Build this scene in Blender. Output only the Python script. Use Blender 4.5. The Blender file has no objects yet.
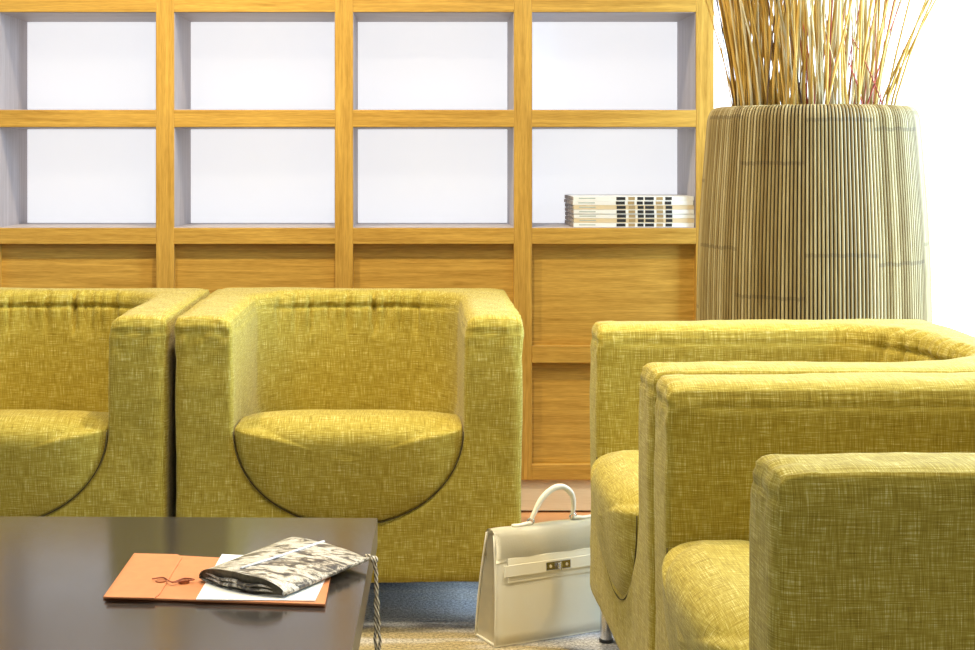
import bpy, bmesh, math, random
import numpy as np
from mathutils import Vector, Matrix, noise
random.seed(7)
PI = math.pi
scene = bpy.context.scene
COL = scene.collection

# ------------------------------------------------------------------ camera
E = 1.02                       # eye height
F = 1480.0                     # focal length in px of a 975 px wide frame
cam_d = bpy.data.cameras.new('camera')
cam_d.sensor_width = 36.0
cam_d.lens = 36.0 * F / 975.0
cam_d.shift_x = (487.5 - 420.0) / 975.0
cam_d.shift_y = -(325.0 - 157.0) / 975.0
cam_d.clip_start = 0.05
cam = bpy.data.objects.new('camera', cam_d)
COL.objects.link(cam)
cam.location = (0, 0, E)
cam.rotation_euler = (PI / 2, 0, 0)
scene.camera = cam

# ------------------------------------------------------------------ world, lights, exposure
scene.view_settings.view_transform = 'Standard'
scene.view_settings.look = 'None'
scene.view_settings.exposure = 0.25
scene.view_settings.gamma = 1.0
scene.view_settings.use_curve_mapping = False

w = bpy.data.worlds.new('world'); scene.world = w
w.use_nodes = True
bg = w.node_tree.nodes['Background']
bg.inputs['Color'].default_value = (1.0, 0.91, 0.76, 1)
bg.inputs['Strength'].default_value = 0.31

def area(name, loc, target, sx, sy, power, color, spread=180):
    l = bpy.data.lights.new(name, 'AREA'); l.shape = 'RECTANGLE'
    l.size = sx; l.size_y = sy; l.energy = power; l.color = color
    l.spread = math.radians(spread)
    o = bpy.data.objects.new(name, l); COL.objects.link(o)
    o.location = loc
    o.rotation_euler = (Vector(target) - Vector(loc)).to_track_quat('-Z', 'Y').to_euler()
    return o
def spot(name, loc, target, power, color, angle=90, blend=0.6, r=0.05):
    l = bpy.data.lights.new(name, 'SPOT'); l.energy = power; l.color = color
    l.spot_size = math.radians(angle); l.spot_blend = blend; l.shadow_soft_size = r
    o = bpy.data.objects.new(name, l); COL.objects.link(o)
    o.location = loc
    o.rotation_euler = (Vector(target) - Vector(loc)).to_track_quat('-Z', 'Y').to_euler()
    return o

WARM = (1.0, 0.83, 0.56)
COOL = (0.54, 0.76, 1.0)
# daylight entering by the glazed right-hand side of the room
area('daylight_right', (3.2, 2.90, 1.50), (0.0, 3.5, 0.6), 1.4, 1.9, 230, COOL)
# warm ceiling downlights
spot('downlight_a', (-1.0, 3.14, 2.66), (-1.0, 3.5, 0), 108, WARM, 105)
spot('downlight_b', (-0.05, 3.14, 2.66), (-0.05, 3.5, 0), 108, WARM, 105)
spot('downlight_c', (0.95, 2.25, 2.66), (0.90, 2.15, 0), 82, WARM, 84)
spot('downlight_d', (0.05, 2.35, 2.66), (0.05, 2.6, 0), 46, WARM, 90)
spot('downlight_e', (0.1, 1.0, 2.66), (0.0, 4.2, 0.5), 28, WARM, 100)

# ------------------------------------------------------------------ material helpers
class NT:
    def __init__(s, name):
        s.m = bpy.data.materials.new(name); s.m.use_nodes = True
        s.t = s.m.node_tree; s.n = s.t.nodes; s.b = s.n['Principled BSDF']
        s.out = s.n['Material Output']
    def add(s, typ, **kw):
        nd = s.n.new(typ)
        for k, v in kw.items():
            if k in nd.inputs.keys() if isinstance(k, str) else False: pass
            setattr(nd, k, v)
        return nd
    def link(s, a, b): s.t.links.new(a, b)
    def coord(s, kind='Object', scale=(1, 1, 1), rot=(0, 0, 0)):
        tc = s.n.new('ShaderNodeTexCoord'); mp = s.n.new('ShaderNodeMapping')
        s.link(tc.outputs[kind], mp.inputs['Vector'])
        mp.inputs['Scale'].default_value = scale
        mp.inputs['Rotation'].default_value = rot
        return mp.outputs['Vector']
    def noise(s, vec, scale=1, detail=2, rough=0.5, dist=0):
        nd = s.n.new('ShaderNodeTexNoise')
        s.link(vec, nd.inputs['Vector'])
        nd.inputs['Scale'].default_value = scale; nd.inputs['Detail'].default_value = detail
        nd.inputs['Roughness'].default_value = rough; nd.inputs['Distortion'].default_value = dist
        return nd.outputs['Fac']
    def math(s, op, a, b=None, clamp=False):
        nd = s.n.new('ShaderNodeMath'); nd.operation = op; nd.use_clamp = clamp
        for i, v in enumerate((a, b)):
            if v is None: continue
            if isinstance(v, (int, float)): nd.inputs[i].default_value = v
            else: s.link(v, nd.inputs[i])
        return nd.outputs[0]
    def ramp(s, fac, stops, interp='LINEAR'):
        nd = s.n.new('ShaderNodeValToRGB'); s.link(fac, nd.inputs['Fac'])
        cr = nd.color_ramp; cr.interpolation = interp
        while len(cr.elements) < len(stops): cr.elements.new(0.5)
        for e, (p, c) in zip(cr.elements, stops):
            e.position = p; e.color = (c[0], c[1], c[2], 1)
        return nd.outputs['Color']
    def mix(s, fac, a, b, mode='MIX'):
        nd = s.n.new('ShaderNodeMix'); nd.data_type = 'RGBA'; nd.blend_type = mode
        for inp, v in ((nd.inputs[0], fac), (nd.inputs[6], a), (nd.inputs[7], b)):
            if isinstance(v, (int, float)): inp.default_value = v
            elif isinstance(v, tuple): inp.default_value = (v[0], v[1], v[2], 1)
            else: s.link(v, inp)
        return nd.outputs[2]
    def bump(s, h, strength=0.3, dist=0.001):
        nd = s.n.new('ShaderNodeBump'); nd.inputs['Strength'].default_value = strength
        nd.inputs['Distance'].default_value = dist
        s.link(h, nd.inputs['Height']); s.link(nd.outputs['Normal'], s.b.inputs['Normal'])
    def color(s, c):
        if isinstance(c, tuple): s.b.inputs['Base Color'].default_value = (c[0], c[1], c[2], 1)
        else: s.link(c, s.b.inputs['Base Color'])
    def set(s, rough=0.6, metal=0.0, spec=0.5, **kw):
        s.b.inputs['Roughness'].default_value = rough; s.b.inputs['Metallic'].default_value = metal
        s.b.inputs['Specular IOR Level'].default_value = spec
        for k, v in kw.items(): s.b.inputs[k].default_value = v
        return s.m

def m_plain(name, c, rough=0.6, metal=0.0, spec=0.5, var=0.06, scale=40):
    t = NT(name)
    f = t.noise(t.coord('Object'), scale, 3)
    t.color(t.ramp(f, [(0.3, tuple(x * (1 - var) for x in c)), (0.7, tuple(min(1, x * (1 + var)) for x in c))]))
    return t.set(rough, metal, spec)

def m_fabric(name, phase=0.0):
    t = NT(name)
    h = t.noise(t.coord('UV', (30, 800, 1)), 1, 2, 0.6)
    v = t.noise(t.coord('UV', (800, 30, 1)), 1, 2, 0.6)
    h2 = t.noise(t.coord('UV', (16, 330, 1)), 1, 1, 0.5)
    v2 = t.noise(t.coord('UV', (330, 16, 1)), 1, 1, 0.5)
    big = t.noise(t.coord('Object'), 3.0, 2)
    s_ = t.math('ADD', t.math('ADD', t.math('MULTIPLY', h, 0.38), t.math('MULTIPLY', v, 0.38)),
                t.math('ADD', t.math('MULTIPLY', h2, 0.12), t.math('MULTIPLY', v2, 0.12)))
    c = t.ramp(s_, [(0.33, (0.110, 0.070, 0.006)), (0.46, (0.31, 0.222, 0.020)),
                    (0.55, (0.47, 0.37, 0.062)), (0.67, (0.86, 0.80, 0.40))])
    c = t.mix(t.math('MULTIPLY', big, 0.25), c, (0.52, 0.42, 0.05))
    t.color(c)
    t.bump(s_, 0.5, 0.002)
    return t.set(0.8, 0, 0.25, **{'Sheen Weight': 0.12, 'Sheen Roughness': 0.4})

def m_wood(name, axis, a=(0.36, 0.185, 0.022), b=(0.70, 0.42, 0.080), rough=0.42):
    t = NT(name)
    sc = {'x': (3, 75, 75), 'z': (75, 75, 3), 'y': (75, 3, 75)}[axis]
    sc2 = {'x': (22, 420, 420), 'z': (420, 420, 22), 'y': (420, 22, 420)}[axis]
    g = t.noise(t.coord('Object', sc), 1, 4, 0.6, 0.6)
    fine = t.noise(t.coord('Object', sc2), 1, 2, 0.6)
    s_ = t.math('ADD', t.math('MULTIPLY', g, 0.6), t.math('MULTIPLY', fine, 0.4))
    t.color(t.ramp(s_, [(0.32, a), (0.5, tuple((p + q) / 2 for p, q in zip(a, b))), (0.68, b)]))
    t.bump(fine, 0.12, 0.0008)
    return t.set(rough, 0, 0.4)

M = {}
M['fabric'] = m_fabric('olive_linen')
M['seam'] = m_plain('seam_thread', (0.07, 0.05, 0.01), 0.9)
M['wood_x'] = m_wood('oak_along', 'x')
M['wood_z'] = m_wood('oak_upright', 'z')
M['cool_lit_z'] = m_wood('cool_lit_oak_upright', 'z', (0.36, 0.32, 0.33), (0.52, 0.48, 0.50), 0.5)  # oak greyed in its colour for the cool light of the panels
M['cool_lit_x'] = m_wood('cool_lit_oak_along', 'x', (0.36, 0.32, 0.33), (0.52, 0.48, 0.50), 0.5)
M['plinth'] = m_wood('pale_plinth', 'x', (0.70, 0.59, 0.41), (0.82, 0.72, 0.54), 0.55)
M['border'] = m_wood('border_parquet', 'x', (0.62, 0.30, 0.12), (0.78, 0.42, 0.20), 0.3)
M['white'] = m_plain('white_paint', (0.86, 0.86, 0.85), 0.7, var=0.01, scale=4)
M['jamb'] = m_plain('grey_jamb', (0.62, 0.60, 0.66), 0.6, var=0.02)
M['chrome'] = m_plain('brushed_steel', (0.70, 0.70, 0.72), 0.22, 1.0, var=0.03)
M['glide'] = m_plain('black_plastic', (0.03, 0.03, 0.03), 0.5)

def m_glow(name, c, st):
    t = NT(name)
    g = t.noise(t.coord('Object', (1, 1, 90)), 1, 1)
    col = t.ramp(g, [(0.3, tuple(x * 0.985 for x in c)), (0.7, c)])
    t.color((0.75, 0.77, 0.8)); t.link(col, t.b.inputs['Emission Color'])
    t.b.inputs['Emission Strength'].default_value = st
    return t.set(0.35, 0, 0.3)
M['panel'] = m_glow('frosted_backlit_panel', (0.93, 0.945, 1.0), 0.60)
M['pane'] = m_glow('frosted_daylight_pane', (0.90, 0.965, 1.0), 1.1)

def m_table():
    t = NT('dark_laminate')
    f = t.noise(t.coord('Object'), 350, 3, 0.7)
    f2 = t.noise(t.coord('Object'), 6, 3)
    t.color(t.ramp(f, [(0.35, (0.016, 0.013, 0.011)), (0.7, (0.06, 0.053, 0.047))]))
    t.bump(f, 0.10, 0.0006)
    t.link(t.math('ADD', t.math('MULTIPLY', f2, 0.08), 0.12), t.b.inputs['Roughness'])
    m = t.m; t.b.inputs['Specular IOR Level'].default_value = 0.8; t.b.inputs['IOR'].default_value = 2.1
    return m
M['table'] = m_table()
M['table_edge'] = m_plain('brown_edge_band', (0.16, 0.11, 0.055), 0.4)

def m_carpet():
    t = NT('patterned_carpet')
    base = t.coord('Object')
    sp = t.n.new('ShaderNodeSeparateXYZ'); t.link(base, sp.inputs[0])
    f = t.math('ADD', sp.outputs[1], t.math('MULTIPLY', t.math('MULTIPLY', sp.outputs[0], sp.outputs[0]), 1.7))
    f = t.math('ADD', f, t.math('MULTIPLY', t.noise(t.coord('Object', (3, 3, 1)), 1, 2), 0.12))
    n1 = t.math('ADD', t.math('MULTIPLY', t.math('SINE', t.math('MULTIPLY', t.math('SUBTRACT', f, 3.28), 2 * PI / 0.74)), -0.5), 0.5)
    pile = t.noise(base, 150, 3, 0.8)
    streak = t.noise(t.coord('Object', (2.2, 13, 1), (0, 0, 0.45)), 1, 2, 0.5, 0.6)
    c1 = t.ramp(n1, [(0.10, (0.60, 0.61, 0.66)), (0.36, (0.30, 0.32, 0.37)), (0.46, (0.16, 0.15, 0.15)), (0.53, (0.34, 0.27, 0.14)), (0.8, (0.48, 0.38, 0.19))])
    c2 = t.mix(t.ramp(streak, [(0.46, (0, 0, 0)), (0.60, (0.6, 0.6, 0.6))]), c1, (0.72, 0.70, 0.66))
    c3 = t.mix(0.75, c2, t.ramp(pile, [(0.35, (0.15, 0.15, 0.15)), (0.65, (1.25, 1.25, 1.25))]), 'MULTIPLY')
    t.color(c3); t.bump(pile, 0.6, 0.004)
    return t.set(0.95, 0, 0.1)
M['carpet'] = m_carpet()

def m_bamboo():
    t = NT('bamboo_strips')
    tc = t.n.new('ShaderNodeTexCoord'); sep = t.n.new('ShaderNodeSeparateXYZ')
    t.link(tc.outputs['UV'], sep.inputs[0])
    u, v = sep.outputs[0], sep.outputs[1]        # u = strip number, v = height in m
    idx = t.math('FLOOR', u)
    wn = t.n.new('ShaderNodeTexWhiteNoise'); wn.noise_dimensions = '1D'; t.link(idx, wn.inputs['W'])
    grp = t.math('FLOOR', t.math('DIVIDE', u, 19.0))
    wg = t.n.new('ShaderNodeTexWhiteNoise'); wg.noise_dimensions = '1D'; t.link(grp, wg.inputs['W'])
    cmb = t.n.new('ShaderNodeCombineXYZ'); t.link(t.math('MULTIPLY', idx, 3.1), cmb.inputs[0]); t.link(t.math('MULTIPLY', v, 9.0), cmb.inputs[1])
    st = t.noise(cmb.outputs[0], 1, 2)
    s_ = t.math('ADD', t.math('MULTIPLY', wn.outputs['Value'], 0.5), t.math('MULTIPLY', st, 0.5))
    c = t.ramp(s_, [(0.2, (0.22, 0.145, 0.045)), (0.5, (0.36, 0.27, 0.11)), (0.8, (0.52, 0.42, 0.22))])
    # node rings: per group of strips at its own height, slightly jittered per strip
    hh = t.math('ADD', v, t.math('ADD', t.math('MULTIPLY', wg.outputs['Value'], 0.30), t.math('MULTIPLY', wn.outputs['Value'], 0.004)))
    fr = t.math('FRACT', t.math('DIVIDE', hh, 0.32))
    ring = t.math('LESS_THAN', fr, 0.028)
    c = t.mix(t.math('MULTIPLY', ring, 0.4), c, (0.10, 0.065, 0.03))
    t.color(c)
    return t.set(0.5, 0, 0.35)
M['bamboo'] = m_bamboo()
M['gap'] = m_plain('dark_gap_between_strips', (0.016, 0.011, 0.006), 0.9)
M['soil'] = m_plain('dark_soil', (0.05, 0.035, 0.02), 0.95)

def m_reed(name, a, b):
    t = NT(name)
    g = t.noise(t.coord('Object', (160, 160, 9)), 1, 2)
    t.color(t.ramp(g, [(0.3, a), (0.7, b)]))
    return t.set(0.6, 0, 0.3)
M['reed_gold'] = m_reed('golden_reed', (0.50, 0.29, 0.045), (0.76, 0.50, 0.13))
M['reed_pale'] = m_reed('straw_reed', (0.60, 0.46, 0.20), (0.82, 0.72, 0.45))
M['reed_dark'] = m_reed('brown_reed', (0.06, 0.03, 0.02), (0.24, 0.13, 0.05))
M['reed_red'] = m_reed('crimson_reed', (0.32, 0.03, 0.03), (0.55, 0.10, 0.06))

def m_leather():
    t = NT('cream_leather')
    vv = t.noise(t.coord('Object'), 220, 3, 0.6)
    big = t.noise(t.coord('Object'), 7, 2)
    t.color(t.ramp(big, [(0.3, (0.86, 0.79, 0.58)), (0.7, (0.90, 0.86, 0.70))]))
    t.bump(vv, 0.15, 0.0008)
    return t.set(0.38, 0, 0.5)
M['leather'] = m_leather()
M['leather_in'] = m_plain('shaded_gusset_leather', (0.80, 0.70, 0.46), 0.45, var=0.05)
M['silver'] = m_plain('silver_metal', (0.78, 0.79, 0.80), 0.2, 1.0, var=0.02)
M['tan'] = m_plain('tan_leatherette', (0.58, 0.215, 0.08), 0.5, var=0.06, scale=60)
M['tan_dark'] = m_plain('tan_cut_edge', (0.36, 0.11, 0.03), 0.6)
M['paper'] = m_plain('white_paper', (0.84, 0.84, 0.80), 0.7, var=0.02)
M['string'] = m_plain('red_brown_string', (0.30, 0.08, 0.03), 0.7)

def m_snake():
    t = NT('python_print')
    vor = t.n.new('ShaderNodeTexVoronoi'); vor.feature = 'DISTANCE_TO_EDGE'
    t.link(t.coord('Object', (1, 1.6, 1), (0, 0, 0.5)), vor.inputs['Vector']); vor.inputs['Scale'].default_value = 190
    big = t.noise(t.coord('Object', (1.0, 2.2, 1), (0, 0, 0.3)), 26, 3, 0.65, 1.2)
    dots = t.noise(t.coord('Object'), 420, 2, 0.6)
    c = t.ramp(big, [(0.44, (0.66, 0.63, 0.56)), (0.50, (0.55, 0.50, 0.40)), (0.56, (0.16, 0.135, 0.10)), (0.64, (0.06, 0.05, 0.045))])
    e = t.ramp(vor.outputs['Distance'], [(0.0, (0.45, 0.42, 0.36)), (0.09, (1, 1, 1))])
    c = t.mix(0.75, c, e, 'MULTIPLY')
    d = t.ramp(dots, [(0.60, (1, 1, 1)), (0.68, (0.15, 0.13, 0.10))])
    c = t.mix(0.8, c, d, 'MULTIPLY')
    t.color(c); t.bump(vor.outputs['Distance'], 0.3, 0.001)
    return t.set(0.35, 0, 0.5)
M['snake'] = m_snake()
M['zip'] = m_plain('pale_zip', (0.72, 0.74, 0.80), 0.35, 0.0, var=0.15, scale=300)
M['snake_dark'] = m_plain('pouch_lining', (0.10, 0.085, 0.05), 0.7, var=0.4, scale=120)

def m_cord():
    t = NT('twisted_cord')
    wv = t.n.new('ShaderNodeTexWave'); t.link(t.coord('Object', (1, 1, 1), (0.6, 0.5, 0)), wv.inputs['Vector'])
    wv.inputs['Scale'].default_value = 75; wv.inputs['Distortion'].default_value = 1.0
    t.color(t.ramp(wv.outputs['Fac'], [(0.35, (0.16, 0.13, 0.09)), (0.6, (0.74, 0.68, 0.54))]))
    return t.set(0.6)
M['cord'] = m_cord()
M['cover'] = m_plain('cream_cover', (0.88, 0.87, 0.82), 0.35, var=0.03)
M['cover_gold'] = m_plain('buff_cover', (0.74, 0.60, 0.38), 0.35, var=0.05)
M['pages'] = m_plain('grey_brown_page_edges', (0.38, 0.32, 0.27), 0.8, var=0.35, scale=90)
M['ink'] = m_plain('black_ink', (0.025, 0.025, 0.025), 0.5)
M['ink_tan'] = m_plain('tan_ink', (0.42, 0.30, 0.14), 0.5)
M['ink_grey'] = m_plain('grey_green_ink', (0.45, 0.50, 0.45), 0.5)

# ------------------------------------------------------------------ mesh helpers
def link_mesh(name, me, mats, parent=None, loc=(0, 0, 0), rot=(0, 0, 0), smooth=False):
    o = bpy.data.objects.new(name, me); COL.objects.link(o)
    if not isinstance(mats, (list, tuple)): mats = [mats]
    if len(me.materials) == 0:
        for m in mats: me.materials.append(m)
    if smooth:
        me.polygons.foreach_set('use_smooth', [True] * len(me.polygons))
    o.location = loc; o.rotation_euler = rot
    if parent: o.parent = parent
    return o
def obj(name, bm, mats, parent=None, loc=(0, 0, 0), rot=(0, 0, 0), smooth=False):
    bmesh.ops.recalc_face_normals(bm, faces=bm.faces)
    me = bpy.data.meshes.new(name); bm.to_mesh(me); bm.free()
    return link_mesh(name, me, mats, parent, loc, rot, smooth)
def thing(name, label, cat, loc=(0, 0, 0), rotz=0, group=None):
    o = bpy.data.objects.new(name, None); COL.objects.link(o)
    o.empty_display_size = 0.1
    o.location = loc; o.rotation_euler = (0, 0, rotz)
    return tag(o, label, cat, group)
def tag(o, label, cat, group=None):
    o['label'] = label; o['category'] = cat
    if group: o['group'] = group
    return o
def struct(o):
    o['kind'] = 'structure'; return o
def add_box(bm, x0, x1, y0, y1, z0, z1, bev=0, seg=2, mi=0):
    r = bmesh.ops.create_cube(bm, size=1)
    vs = r['verts']
    for v in vs:
        v.co = Vector((x0 + (v.co.x + .5) * (x1 - x0), y0 + (v.co.y + .5) * (y1 - y0), z0 + (v.co.z + .5) * (z1 - z0)))
    fs = list({f for v in vs for f in v.link_faces})
    for f in fs: f.material_index = mi
    if bev:
        es = list({e for v in vs for e in v.link_edges})
        r = bmesh.ops.bevel(bm, geom=es, offset=bev, segments=seg, profile=0.5, affect='EDGES')
        for f in r['faces']: f.material_index = mi
def box(x0, x1, y0, y1, z0, z1, bev=0, seg=2):
    bm = bmesh.new(); add_box(bm, x0, x1, y0, y1, z0, z1, bev, seg); return bm
def add_tube(bm, pts, rad, n=8, cap=True, flat=1.0):
    pts = [Vector(p) for p in pts]
    if isinstance(rad, (int, float)): rad = [rad] * len(pts)
    rings = []
    up = Vector((0, 0, 1))
    t0 = (pts[1] - pts[0]).normalized()
    if abs(t0.dot(up)) > 0.9: up = Vector((0, 1, 0))
    a = t0.cross(up).normalized()
    for i, p in enumerate(pts):
        t = (pts[min(i + 1, len(pts) - 1)] - pts[max(i - 1, 0)]).normalized()
        a = (a - t * a.dot(t)).normalized(); b = t.cross(a)
        rings.append([bm.verts.new(p + (a * math.cos(2 * PI * k / n) * flat + b * math.sin(2 * PI * k / n)) * rad[i]) for k in range(n)])
    for i in range(len(rings) - 1):
        for k in range(n):
            bm.faces.new((rings[i][k], rings[i][(k + 1) % n], rings[i + 1][(k + 1) % n], rings[i + 1][k]))
    if cap:
        bm.faces.new(rings[0][::-1]); bm.faces.new(rings[-1])
def bez(p0, p1, p2, p3, n=12):
    p0, p1, p2, p3 = map(Vector, (p0, p1, p2, p3)); r = []
    for i in range(n + 1):
        t = i / n; s = 1 - t
        r.append(p0 * s ** 3 + p1 * 3 * s * s * t + p2 * 3 * s * t * t + p3 * t ** 3)
    return r
def catmull(pts, n=6):
    pts = [Vector(p) for p in pts]; P = [pts[0] * 2 - pts[1]] + pts + [pts[-1] * 2 - pts[-2]]; r = []
    for i in range(1, len(P) - 2):
        for k in range(n):
            t = k / n
            r.append(0.5 * ((2 * P[i]) + (P[i + 1] - P[i - 1]) * t + (2 * P[i - 1] - 5 * P[i] + 4 * P[i + 1] - P[i + 2]) * t * t
                            + (-P[i - 1] + 3 * P[i] - 3 * P[i + 1] + P[i + 2]) * t ** 3))
    r.append(pts[-1]); return r
def prism(bm, poly, z0, z1, bev=0, mi=0):
    a = [bm.verts.new((p[0], p[1], z0)) for p in poly]; b = [bm.verts.new((p[0], p[1], z1)) for p in poly]
    n = len(poly); fs = [bm.faces.new(a[::-1]), bm.faces.new(b)]
    for i in range(n): fs.append(bm.faces.new((a[i], a[(i + 1) % n], b[(i + 1) % n], b[i])))
    for f in fs: f.material_index = mi
    if bev:
        es = list({e for f in fs for e in f.edges})
        bmesh.ops.bevel(bm, geom=es, offset=bev, segments=2, profile=0.5, affect='EDGES')
def box_uv(me):
    """box-projected UVs in metres"""
    nl = len(me.loops); nv = len(me.vertices); npoly = len(me.polygons)
    co = np.empty(nv * 3, np.float32); me.vertices.foreach_get('co', co); co = co.reshape(-1, 3)
    vi = np.empty(nl, np.int32); me.loops.foreach_get('vertex_index', vi)
    pn = np.empty(npoly * 3, np.float32); me.polygons.foreach_get('normal', pn); pn = np.abs(pn.reshape(-1, 3))
    lt = np.empty(npoly, np.int32); me.polygons.foreach_get('loop_total', lt)
    ax = np.repeat(np.argmax(pn, axis=1), lt)
    c = co[vi]
    uv = np.where((ax == 0)[:, None], c[:, [1, 2]], np.where((ax == 1)[:, None], c[:, [0, 2]] + 3.3, c[:, [0, 1]] + 7.7))
    lay = me.uv_layers.new(name='UVMap')
    lay.data.foreach_set('uv', uv.astype(np.float32).ravel())
def baked(o, name):
    dg = bpy.context.evaluated_depsgraph_get(); dg.update()
    me = bpy.data.meshes.new_from_object(o.evaluated_get(dg), depsgraph=dg)
    me.name = name; return me
def copy_thing(root, loc, rotz, label):
    r = root.copy(); COL.objects.link(r); r.location = loc; r.rotation_euler = (0, 0, rotz); r['label'] = label
    for ch in list(root.children):
        c = ch.copy(); COL.objects.link(c); c.parent = r
        for g in list(ch.children):
            d = g.copy(); COL.objects.link(d); d.parent = c
    return r

# ------------------------------------------------------------------ the room
Yd = 4.217                     # front plane of the shelving
SD = F / Yd
def SX(px): return (px - 420) / SD
def SZ(py): return E - (py - 157) / SD

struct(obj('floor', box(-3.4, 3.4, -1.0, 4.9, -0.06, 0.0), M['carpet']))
struct(obj('ceiling', box(-3.4, 3.4, -1.0, 4.9, 2.72, 2.80), M['white']))
struct(obj('wall_left', box(-3.46, -3.4, -1.0, 4.9, -0.06, 2.80), M['white']))
struct(obj('wall_back', box(-3.4, 3.4, 4.9, 4.96, -0.06, 2.80), M['white']))
struct(obj('trim_1', box(-3.4, 3.4, 3.96, 4.899, 0.0005, 0.004), M['border']))
# glazed daylight window at the back right, and its frame
wn = struct(obj('window_1', box(0.90, 3.38, 4.84, 4.86, 0.10, 2.66), M['pane']))
bmf = bmesh.new()
add_box(bmf, 0.86, 0.90, 4.80, 4.90, 0.006, 2.70); add_box(bmf, 3.34, 3.38, 4.80, 4.84, 0.1, 2.66)
add_box(bmf, 0.90, 3.38, 4.80, 4.90, 0.006, 0.10); add_box(bmf, 0.90, 3.38, 4.80, 4.90, 2.66, 2.70)
obj('window_frame', bmf, M['jamb'], wn)
# glazed right-hand side (outside the frame): open above a low sill
struct(obj('wall_right', box(3.4, 3.46, -1.0, 4.9, -0.06, 0.22), M['white']))

# ------------------------------------------------------------------ shelving
sh = thing('shelving_unit', 'tall oak shelving unit with open compartments backed by frosted white panels', 'shelves', (0, Yd, 0))
DEP = 0.312
posts = [(-199, -181), (-19, -1), (156, 174), (335, 353), (514, 532), (696, 714)]
ztop = SZ(-122)
zb = SZ(480)
boards = [(-122, -105), (-5, 12), (110, 127), (228, 244)]
TH = 0.0015
for a, b in posts:
    bm = box(SX(a), SX(b), 0, DEP, zb, ztop, 0.0012, 1)
    up = obj('upright', bm, M['wood_z'], sh)
    # added skins on the inner side faces, cool panel light painted into the oak
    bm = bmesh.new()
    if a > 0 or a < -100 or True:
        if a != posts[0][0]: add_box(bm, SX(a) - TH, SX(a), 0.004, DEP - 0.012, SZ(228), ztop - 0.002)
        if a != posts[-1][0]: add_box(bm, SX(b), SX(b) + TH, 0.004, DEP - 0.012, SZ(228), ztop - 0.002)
    obj('upright_cool_tint', bm, M['cool_lit_z'], up)
for i in range(len(posts) - 1):
    x0, x1 = SX(posts[i][1]), SX(posts[i + 1][0])
    for j, (ya, yb) in enumerate(boards):
        bd = obj('shelf_board', box(x0, x1, 0, DEP, SZ(yb), SZ(ya), 0.0008, 1), M['wood_x'], sh)
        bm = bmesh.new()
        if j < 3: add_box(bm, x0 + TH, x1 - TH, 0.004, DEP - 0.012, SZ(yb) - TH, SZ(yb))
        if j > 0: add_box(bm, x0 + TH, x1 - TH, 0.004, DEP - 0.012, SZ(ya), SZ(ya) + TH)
        obj('board_cool_tint', bm, M['cool_lit_x'], bd)  # added skins on the board faces, cool light put into their colour
    for j in range(3):
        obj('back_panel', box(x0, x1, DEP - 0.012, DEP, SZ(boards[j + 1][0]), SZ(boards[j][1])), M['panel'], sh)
    # lower part: recessed panels between rails
    rc = 0.026
    obj('rail', box(x0, x1, 0, 0.05, SZ(363), SZ(346), 0.0008, 1), M['wood_x'], sh)
    obj('bottom_rail', box(x0, x1, 0, 0.05, SZ(480), SZ(465), 0.0008, 1), M['wood_x'], sh)
    obj('lower_panel', box(x0, x1, rc, rc + 0.02, SZ(346), SZ(244)), M['wood_x'], sh)
    obj('lower_panel', box(x0, x1, rc, rc + 0.02, SZ(465), SZ(363)), M['wood_x'], sh)
obj('carcass_back', box(SX(posts[0][0]), SX(posts[-1][1]), 0.06, DEP, zb, SZ(244) - 0.0), M['wood_x'], sh)
obj('plinth', box(SX(posts[0][0]) + 0.004, SX(posts[-1][1]) - 0.004, 0.012, 0.26, 0.010, zb), M['plinth'], sh)
obj('plinth_gap_shade', box(SX(posts[0][0]) + 0.01, SX(posts[-1][1]) - 0.01, 0.03, 0.25, 0.0045, 0.010), M['glide'], sh)  # black strip put in for the shadow gap under the plinth

# ------------------------------------------------------------------ armchair
W2, DP, ZB, ZT = 0.377, 0.72, 0.093, 0.673
LR = 0.034
CI, CD = 0.250, 0.612          # cavity half width and depth
SC, SB = 0.426, 0.205          # seat line height and half-ellipse drop
def cutter_profile():
    bm = bmesh.new(); FL = [(LR, ZT + 0.2), (LR, ZT + 0.0005)] + [(LR * (1 - math.cos(q)), ZT - LR + LR * math.sin(q)) for q in np.linspace(PI / 2 * 0.92, 0, 7)]
    pts = [(CI + o_, z_) for o_, z_ in FL]
    n = 28
    for i in range(n + 1):
        a = PI * i / n
        pts.append((CI * math.cos(a), SC - SB * math.sin(a)))
    pts += [(-CI - o_, z_) for o_, z_ in FL[::-1]]
    a = [bm.verts.new((x, -0.2, z)) for x, z in pts]; b = [bm.verts.new((x, 1.0, z)) for x, z in pts]
    k = len(pts); bm.faces.new(a); bm.faces.new(b[::-1])
    for i in range(k): bm.faces.new((a[i], b[i], b[(i + 1) % k], a[(i + 1) % k]))
    return bm
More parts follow.
